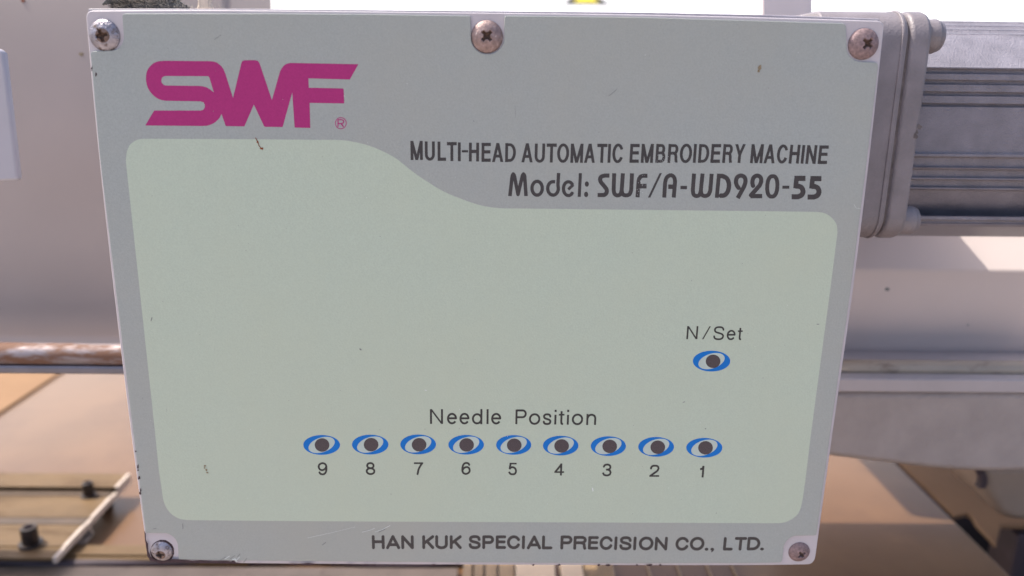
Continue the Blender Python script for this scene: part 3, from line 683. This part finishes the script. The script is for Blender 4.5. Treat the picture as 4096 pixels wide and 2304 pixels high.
# rods
YR = 0.085
c0 = at(240, 1415, YR); rr = 46 / F * (YR - CAM.y)
rod = empty('guide_rod', 'rust-stained steel guide rod with a blue grey lower strip, left of the panel', 'rod', (-.2, YR, c0.z))
tube((-.5, YR, c0.z), (0.0, YR, c0.z), rr, 'rusty_rod', M['rod'], rod, n=64, seg=4)
zs0 = at(240, 1459, YR - .004).z; zs1 = at(240, 1499, YR - .004).z
box(-.5, 0.0, YR - .004, YR + .02, zs1, zs0 - .0006, 'lower_strip', M['strip'], rod, bevel=0.0012)

# right beam
YB2 = 0.115; ZT_ = -0.20
beam = empty('cross_beam', 'warm white painted machine beam with a sunlit patch, right behind the panel under the motor', 'machine beam', (.15, YB2, 0))
def zb2(py, Y): return at(3750, py, Y).z
bpf = [(YB2 + .055, zb2(200, YB2 + .055)), (YB2 + .045, zb2(400, YB2 + .045)), (YB2 + .030, zb2(700, YB2 + .03)), (YB2 + .012, zb2(960, YB2 + .012)), (YB2, zb2(1073, YB2))]
bpf2 = spline([(YB2 - .0005, zb2(1080, YB2)), (YB2 - .001, zb2(1200, YB2)), (YB2 + .001, zb2(1330, YB2 + .001)), (YB2 + .004, zb2(1400, YB2 + .004)), (YB2 + .009, zb2(1450, YB2 + .009))], 6)
xprofile(bpf + bpf2 + [(YB2 + .12, bpf2[-1][1]), (YB2 + .12, bpf[0][1])], -.02, .55, 'beam_shell', M['beam'], beam, angle=60, bevel=.001)
spot(3548, 1156, 9, bpf2, beam, M['dent']); spot(3870, 1300, 4, bpf2, beam, M['dent'])
xc = at(3800, 960, YB2 + .012).x - .58 * .056
box(-.02, xc, YB2 - .027, YB2 + .075, zb2(450, YB2 + .03), zb2(350, YB2 + .03), 'shade_block', M['beam'], beam, bevel=.002)  # added box, unseen behind the motor, cuts the sun patch on the beam
zr = at(3700, 1380, .30).z
xr = onz(3500, 1920, ZT_).x - .58 * (zr - ZT_)
box(xr, .62, .236, .36, zr, at(3700, 950, .30).z, 'rear_shade_box', M['beam'], beam, bevel=.004)  # added box, unseen behind the beam, shades the table and right leaf
# rod and ledge and casting under it
YC = 0.085
c1 = at(3700, 1474, YC + .008)
rod2 = tube((0.0, YC + .008, c1.z), (.55, YC + .008, c1.z), 36 / F * (YC + .008 - CAM.y), 'smooth_rod', M['rod_plain'], None, n=48)
tag(rod2, 'dull steel rod lying on the ledge right of the panel', 'rod')
arm = empty('lower_arm_casting', 'rough grey cast arm with a smooth ledge and curved underside, right of the panel', 'machine casting', (.15, YC, -.1))
box(0.0, .5, YC - .002, YC + .05, at(3700, 1564, YC).z, at(3700, 1510, YC).z, 'ledge', M['band'], arm, bevel=.0008)
cz_ = [(2900, 1560), (4500, 1566), (4500, 1880)] + spline([(4300, 1888), (4096, 1893), (3930, 1894), (3760, 1884), (3600, 1866), (3450, 1848), (3320, 1832), (3100, 1800), (2900, 1770)], 4)
prism([at(x, y, YC) for x, y in cz_], Vector((0, .05, 0)), 'cast_body', M['casting'], arm, bevel=.004, segs=4)

# ================================================================== table and things on it
ZT = -0.20
gl = [onz(3600, 1870, ZT), onz(4040, 2304, ZT)]
xg = (gl[0].x + gl[1].x) / 2
tabletop = box(-1.6, xg, -.05, .615, ZT - .025, ZT, 'tabletop', M['table'], None, bevel=.001)
tag(tabletop, kind='structure')
fl = box(-6, 6, -6, 6, -0.95, -0.90, 'floor', M['ground'], None); tag(fl, kind='structure')
# second slab right of the gap
p = [onz(3640, 1890, ZT), onz(3850, 2062, ZT), onz(3868, 2052, ZT), onz(3885, 2062, ZT), onz(3905, 2095, ZT), onz(3985, 2180, ZT), onz(4005, 2100, ZT), onz(4300, 2100, ZT), onz(4300, 1700, ZT), onz(3500, 1700, ZT)]
p[0].x = xg + .004; p[-1].x = xg + .004
p[1].x = xg + .004
side = prism(p, Vector((0, 0, -.003)), 'side_leaf', M['table_pale'], None, bevel=.0008)
tag(side, 'tan side leaf beyond the dark diagonal gap at the lower right', 'table leaf')
uf = box(xg + .002, 1.2, -.2, .9, -.30, -.27, 'gap_void', M['void'], None)  # near-black slab, paints the darkness of the void below the gap
tag(uf, 'black slab standing in for the dark void under the table at the lower right corner', 'void_slab')
o = box(onz(3990, 2170, ZT - .03).x, 1.0, onz(3990, 2176, ZT - .02).y, onz(3990, 2090, ZT - .02).y, ZT - .05, ZT - .013, 'frame_block', M['void_soft'], None, bevel=.002)
tag(o, 'dark purple block beside the tan leaf at the lower right edge', 'block')
# pale rounded bracket
bq = [(3920, 1860), (3935, 1960), (4000, 2060), (4040, 2083), (4096, 2092), (4300, 2090), (4300, 1860)]
o = prism([at(x, y, .14) for x, y in bq], Vector((0, .05, 0)), 'bracket', M['bracket'], None, bevel=.006, segs=4)
tag(o, 'pale rounded bracket hanging below the casting at the right edge', 'bracket')
o = prism([at(x, y, .1385) for x, y in [(3912, 1890), (3942, 1888), (3952, 1912), (3951, 1938), (3942, 1956), (3914, 1955), (3922, 1938), (3924, 1915)]], Vector((0, .004, 0)), 'slot_fill', M['void_soft'], None, bevel=.0004)  # raised dark piece paints the darkness inside the bracket's slot
tag(o, 'small dark curved piece standing in for the slot in the bracket under the right casting', 'dark_slot')

# pale leaf at left beyond
dg = [onz(225, 1505, ZT), onz(0, 1662, ZT)]
xl = (dg[0].x + dg[1].x) / 2
ll = box(-1.6, xl, onz(200, 1900, ZT).y, .61, ZT + .0005, ZT + .002, 'side_leaf', M['table_pale'], None, bevel=.001)
tag(ll, 'tan laminate leaf under the guide rod at the left edge', 'table leaf')

# aluminium rail lying on the table at the left: thin section with cut end
ZR = ZT + .013
e0 = onz(462, 1940, ZR + .002); e1 = onz(206, 2230, ZR + .002)
xe = (e0.x + e1.x) / 2
rail = empty('aluminium_rail', 'tan stained aluminium rail with a bright cut end and two bolts, lower left', 'rail', (xe, e1.y, ZR))
def zy(py, z): return onz(250, py, z).y
levels = [(zy(1893, ZR + .003), ZR + .003), (zy(1948, ZR + .003), ZR + .003), (zy(1956, ZR), ZR), (zy(1985, ZR), ZR), (zy(1989, ZR + .0006), ZR + .0006), (zy(2069, ZR + .0006), ZR + .0006), (zy(2072, ZR), ZR), (zy(2099, ZR), ZR), (zy(2102, ZR + .0006), ZR + .0006), (zy(2185, ZR + .0006), ZR + .0006), (zy(2189, ZR), ZR), (zy(2232, ZR), ZR)]
th = .0018
prf = levels + [(y, z - th) for y, z in reversed(levels)]
xprofile(prf, -1.2, xe, 'rail_section', M['rail'], rail)
xprofile([(y, z + .0001) for y, z in levels] + [(y, ZR - .0034) for y, z in (levels[-1], levels[0])], xe + .0001, xe + .0022, 'cut_end', M['rail_end'], rail)
yra, yrb = zy(2072, ZR), zy(2099, ZR)
box(-1.2, xe - .0002, yrb, yra, ZR - .0004, ZR - .00045 + .0008, 'recess_strip', M['slat_dark'], rail)
box(-1.2, xe - .0002, zy(1984, ZR), zy(1957, ZR), ZR - .0004, ZR + .0003, 'recess_strip', M['slat_dark'], rail)
def onx(px_, py_, x):
    d = ray(px_, py_); return CAM + d * ((x - CAM.x) / d.x)
lgp = [(q.y, min(ZR - .0021, max(q.z, ZT + .0012))) for q in (onx(350, 2078, xe), onx(369, 2132, xe), onx(338, 2168, xe))]
nb = onz(428, 2030, ZT); tube((nb.x, nb.y, ZT), (nb.x, nb.y, ZT + .006), .004, 'nut', M['black'], rail, n=6)
xprofile(lgp + [(y - .0012, z - .0006) for y, z in reversed(lgp)], -1.2, xe + .001, 'rail_foot', M['rail_end'], rail)
for x, y, rpx, hh in ((355, 1975, 22, .007), (122, 2165, 32, .008)):
    c = onz(x, y, ZR + .002); rad = rpx / F * (c - CAM).length
    o = tube((c.x, c.y, ZR - .001), (c.x, c.y, ZR + .0015), rad * 1.15, 'washer', M['black'], rail, n=32)
    o = tube((c.x, c.y, ZR + .0015), (c.x, c.y, ZR + hh + .003), rad * .8, 'socket_bolt', M['black'], rail, n=32, bevel=.0008)
    tube((c.x, c.y, ZR + hh + .0028), (c.x, c.y, ZR + hh + .0031), rad * .5, 'socket', M['void'], rail, n=6)
    o['label'] = 'smaller bolt on the far ledge of the rail' if x > 300 else 'larger bolt near the rail end'

# long rail nearer
yA = onz(500, 2178, ZT + .006).y; yB_ = onz(500, 2236, ZT + .006).y
rl = empty('front_rail', 'long tan rail running under the lower left corner of the panel', 'rail', (-.1, yB_, ZT))
box(-1.2, onz(1010, 2240, ZT).x, yB_, yA, ZT + .0005, ZT + .006, 'rail_top', M['rail'], rl, bevel=.0008)
box(-1.2, onz(1010, 2240, ZT).x, yA - .012, yA - .0105, ZT + .0062, ZT + .0072, 'rail_lip', M['rail'], rl)
# dark wavy tube put in for the soft shadow band
cb = []
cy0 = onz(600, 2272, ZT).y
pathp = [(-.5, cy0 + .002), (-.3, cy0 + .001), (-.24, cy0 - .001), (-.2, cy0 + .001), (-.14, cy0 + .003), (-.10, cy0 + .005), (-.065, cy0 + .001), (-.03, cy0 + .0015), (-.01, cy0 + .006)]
lx = onz(1835, 2300, ZT).x
fl_ = box(-1.0, lx, -.04, cy0 - .0035, ZT + .0006, ZT + .0035, 'front_ledge', M['ledge'], None, bevel=.001)
tag(fl_, 'pale worn ledge along the bottom edge of the picture, in front of the dark shadow band', 'ledge')
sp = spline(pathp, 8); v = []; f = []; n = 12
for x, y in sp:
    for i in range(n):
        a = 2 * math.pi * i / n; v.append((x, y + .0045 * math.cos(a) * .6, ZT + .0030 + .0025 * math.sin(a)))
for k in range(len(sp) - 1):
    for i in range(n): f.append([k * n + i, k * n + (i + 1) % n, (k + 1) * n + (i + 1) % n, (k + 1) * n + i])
cbo = mesh_obj('shadow_band', v, f, M['void_soft'], None, smooth=True); tag(cbo, 'dark wavy tube standing in for the shadow band below the panel', 'shadow_band')

# slats running away from the camera under the panel
slats = [(1850, 1890, 'slat'), (1895, 1935, 'slat'), (1940, 1990, 'slat'), (1994, 2058, 'slat'), (2062, 2222, 'slat_pale'), (2242, 2334, 'slat_pale')]
yn = onz(2000, 2420, ZT + .006).y; yf = onz(2000, 2215, ZT + .006).y
names = ['tan slat leftmost under the panel', 'second tan slat from the left under the panel', 'third tan slat from the left under the panel', 'brown tan slat left of the spotted pale slat', 'pale slat with dark spots left of the black gap', 'brightest cream slat right of the black gap under the panel']
vpx = 2060
for (a, b, mk), nm in zip(slats, names):
    x0 = onz(a, 2285, ZT + .006).x; x1 = onz(b, 2285, ZT + .006).x
    o = box(x0 + .0002, x1 - .0002, yn, yf, ZT + .001, ZT + .006 + (0.0008 if mk == 'slat_pale' else 0), 'slat', M[mk], None, bevel=.0006)
    tag(o, nm, 'slat', 'slats under the panel')
rib0 = onz(2336, 2285, ZT + .004).x; rib1 = onz(2460, 2285, ZT + .004).x
rb = empty('ribbed_strip', 'tan ribbed strip right of the cream slat under the panel', 'strip', (rib0, yn, ZT))
nr = 9
for i in range(nr):
    a = rib0 + (rib1 - rib0) * i / nr
    o = box(a, a + (rib1 - rib0) / nr * .72, yn, yf, ZT + .0005, ZT + .004, 'rib', M['slat'], rb)
for xx in (2590, 2710, 2830, 2930):
    x0 = onz(xx, 2285, ZT).x
    o = box(x0, x0 + .0011, yn, yf, ZT + .0004, ZT + .0012, 'joint_strip', M['slat'], None)
    tag(o, 'thin tan strip on the brown tabletop, %s' % {2590: 'nearest the ribbed strip', 2710: 'second right of the ribbed strip', 2830: 'third right of the ribbed strip', 2930: 'farthest right under the panel'}[xx], 'strip', 'thin strips under the panel')

# ================================================================== bright things beyond the top edge
y0 = .62; z0 = -.199
wp = [(-1.6, y0, z0), (2.6, y0, z0), (2.6, y0 + 1.2, z0 + .8), (-1.6, y0 + 1.2, z0 + .8)]
cov = prism(wp, Vector((0, .012, -.018)), 'white_cover', M['white'], None, bevel=.002)
tag(cov, 'overexposed sunlit white machine cover beyond the top of the panel', 'machine cover')
nrm = Vector((0, -(.8), 1.2)).normalized()
def onslope(px_, py_, off=0.0):
    d = ray(px_, py_); p0 = Vector((0, y0, z0)) + nrm * off
    k = (p0 - CAM).dot(nrm) / d.dot(nrm); return CAM + d * k
base_l = onslope(2248, 20, .0006); base_r = onslope(2446, 22, .0006)
wd = (base_r - base_l).length; up = Vector((0, .75, .5)).normalized(); rt_ = (base_r - base_l).normalized()
stk = empty('warning_sticker', 'yellow triangular warning sticker with dark border on the white cover', 'sticker', base_l)
def tri(k, off, name, m, th_=.0002):
    cen = base_l + rt_ * wd / 2 + up * wd * .289
    pts = [base_l, base_r, base_l + rt_ * wd / 2 + up * wd * .866]
    v = [cen + (q - cen) * k + nrm * off for q in pts]
    rp = []
    for i in range(3):
        a, b, c = v[i - 1], v[i], v[(i + 1) % 3]
        s = b + (a - b) * .07; e = b + (c - b) * .07
        rp += [(1 - q) ** 2 * s + 2 * q * (1 - q) * b + q * q * e for q in [j / 5 for j in range(6)]]
    return prism(rp, nrm * -th_, name, m, stk)
tri(1.0, 0, 'border', M['sticker']); tri(.52, .0003, 'yellow_field', M['yellow'])
YP = .10
pst = prism([at(3050, 200, YP), at(3250, 200, YP), at(3251, -200, YP), at(3047, -200, YP)], Vector((0, .03, 0)), 'post', M['post'], None, bevel=.001)
tag(pst, 'beige upright post above the upper right of the panel', 'post')

# fluffy knit on top of the panel
kn = empty('knit_scrap', 'fluffy charcoal and grey knitted scrap on top of the panel, upper left', 'fabric scrap', at(590, 20, .02))
YK = .016
def yarn_tube(pts, r, n=8):
    v = []; f = []
    for k, p_ in enumerate(pts):
        d = (pts[min(k + 1, len(pts) - 1)] - pts[max(k - 1, 0)]).normalized(); u = d.orthogonal().normalized(); w = d.cross(u)
        q = r * (1 - .6 * abs(2 * k / (len(pts) - 1) - 1) ** 6)
        for i in range(n):
            a = 2 * math.pi * i / n; v.append(p_ + (u * math.cos(a) + w * math.sin(a)) * q)
    for k in range(len(pts) - 1):
        for i in range(n): f.append([k * n + i, k * n + (i + 1) % n, (k + 1) * n + (i + 1) % n, (k + 1) * n + i])
    return v, f
def fur(path, rad, count, ln, wdt, name, m, parent):
    v = []; f = []
    for _ in range(count):
        k = random.random() * (len(path) - 1); i = int(k); c = path[i].lerp(path[i + 1], k - i)
        a = random.uniform(0, 2 * math.pi); e = 1 - .5 * abs(2 * k / (len(path) - 1) - 1) ** 4
        dr = Vector((random.uniform(-.7, .7), math.cos(a), math.sin(a))).normalized()
        b = c + Vector((0, dr.y, dr.z)) * rad * e * .85
        L = ln * random.uniform(.4, 1.2); side_ = dr.orthogonal().normalized() * wdt * .5
        bend = Vector((random.uniform(-1, 1), random.uniform(-1, 1), random.uniform(-.6, 1))) * L * .5
        p1 = b + dr * L * .5 + bend * .3; p2 = b + dr * L + bend
        s = len(v); v += [b - side_, b + side_, p1 + side_ * .7, p1 - side_ * .7, p2]
        f += [[s, s + 1, s + 2, s + 3], [s + 3, s + 2, s + 4]]
    o = mesh_obj(name, v, f, m, parent); o['kind'] = 'stuff'; return o
kp = [at(455 + i * 15, 34 - 22 * math.sin(math.pi * min(1, i / 17 * .92 + .08)) ** .5, YK + .004) for i in range(18)]
V = []; Fc = []
for j in range(26):                              # twisted stitches round the roll
    k = j / 25 * 16.5; i = int(k); c = kp[i].lerp(kp[min(i + 1, 17)], k - i); ph = 0
    loop = [c + Vector((.0016 * math.sin(a * 2) + (a - 1.6) * .0011, -.0030 * math.cos(a), .0032 * math.sin(a))) for a in [q * math.pi * 2 / 14 for q in range(15)]]
    v_, f_ = yarn_tube(loop, .00075); b = len(V); V += v_; Fc += [[b + q for q in ff] for ff in f_]
mesh_obj('stitches', V, Fc, M['knit_dark'], kn, smooth=True)
fur(kp[:9], .0034, 2200, .0024, .00018, 'dark_fluff', M['knit_dark'], kn)
fur(kp[1:], .0034, 3400, .0032, .00018, 'pale_fluff', M['knit_pale'], kn)
fur([at(480, 30, YK), at(900, 33, YK)], .0004, 260, .0016, .00008, 'lint', M['knit_pale'], kn)
# frayed beige cloth end
cl_px = [(778, 40), (790, 20), (782, -30), (838, -30), (836, 8), (842, 22), (846, 42)]
clo = prism([at(x, y, YK + .002) for x, y in cl_px], Vector((0, .003, 0)), 'cloth_end', M['cloth'], None, bevel=.0008)
tag(clo, 'frayed beige cloth end standing behind the top edge, right of the knit scrap', 'cloth')
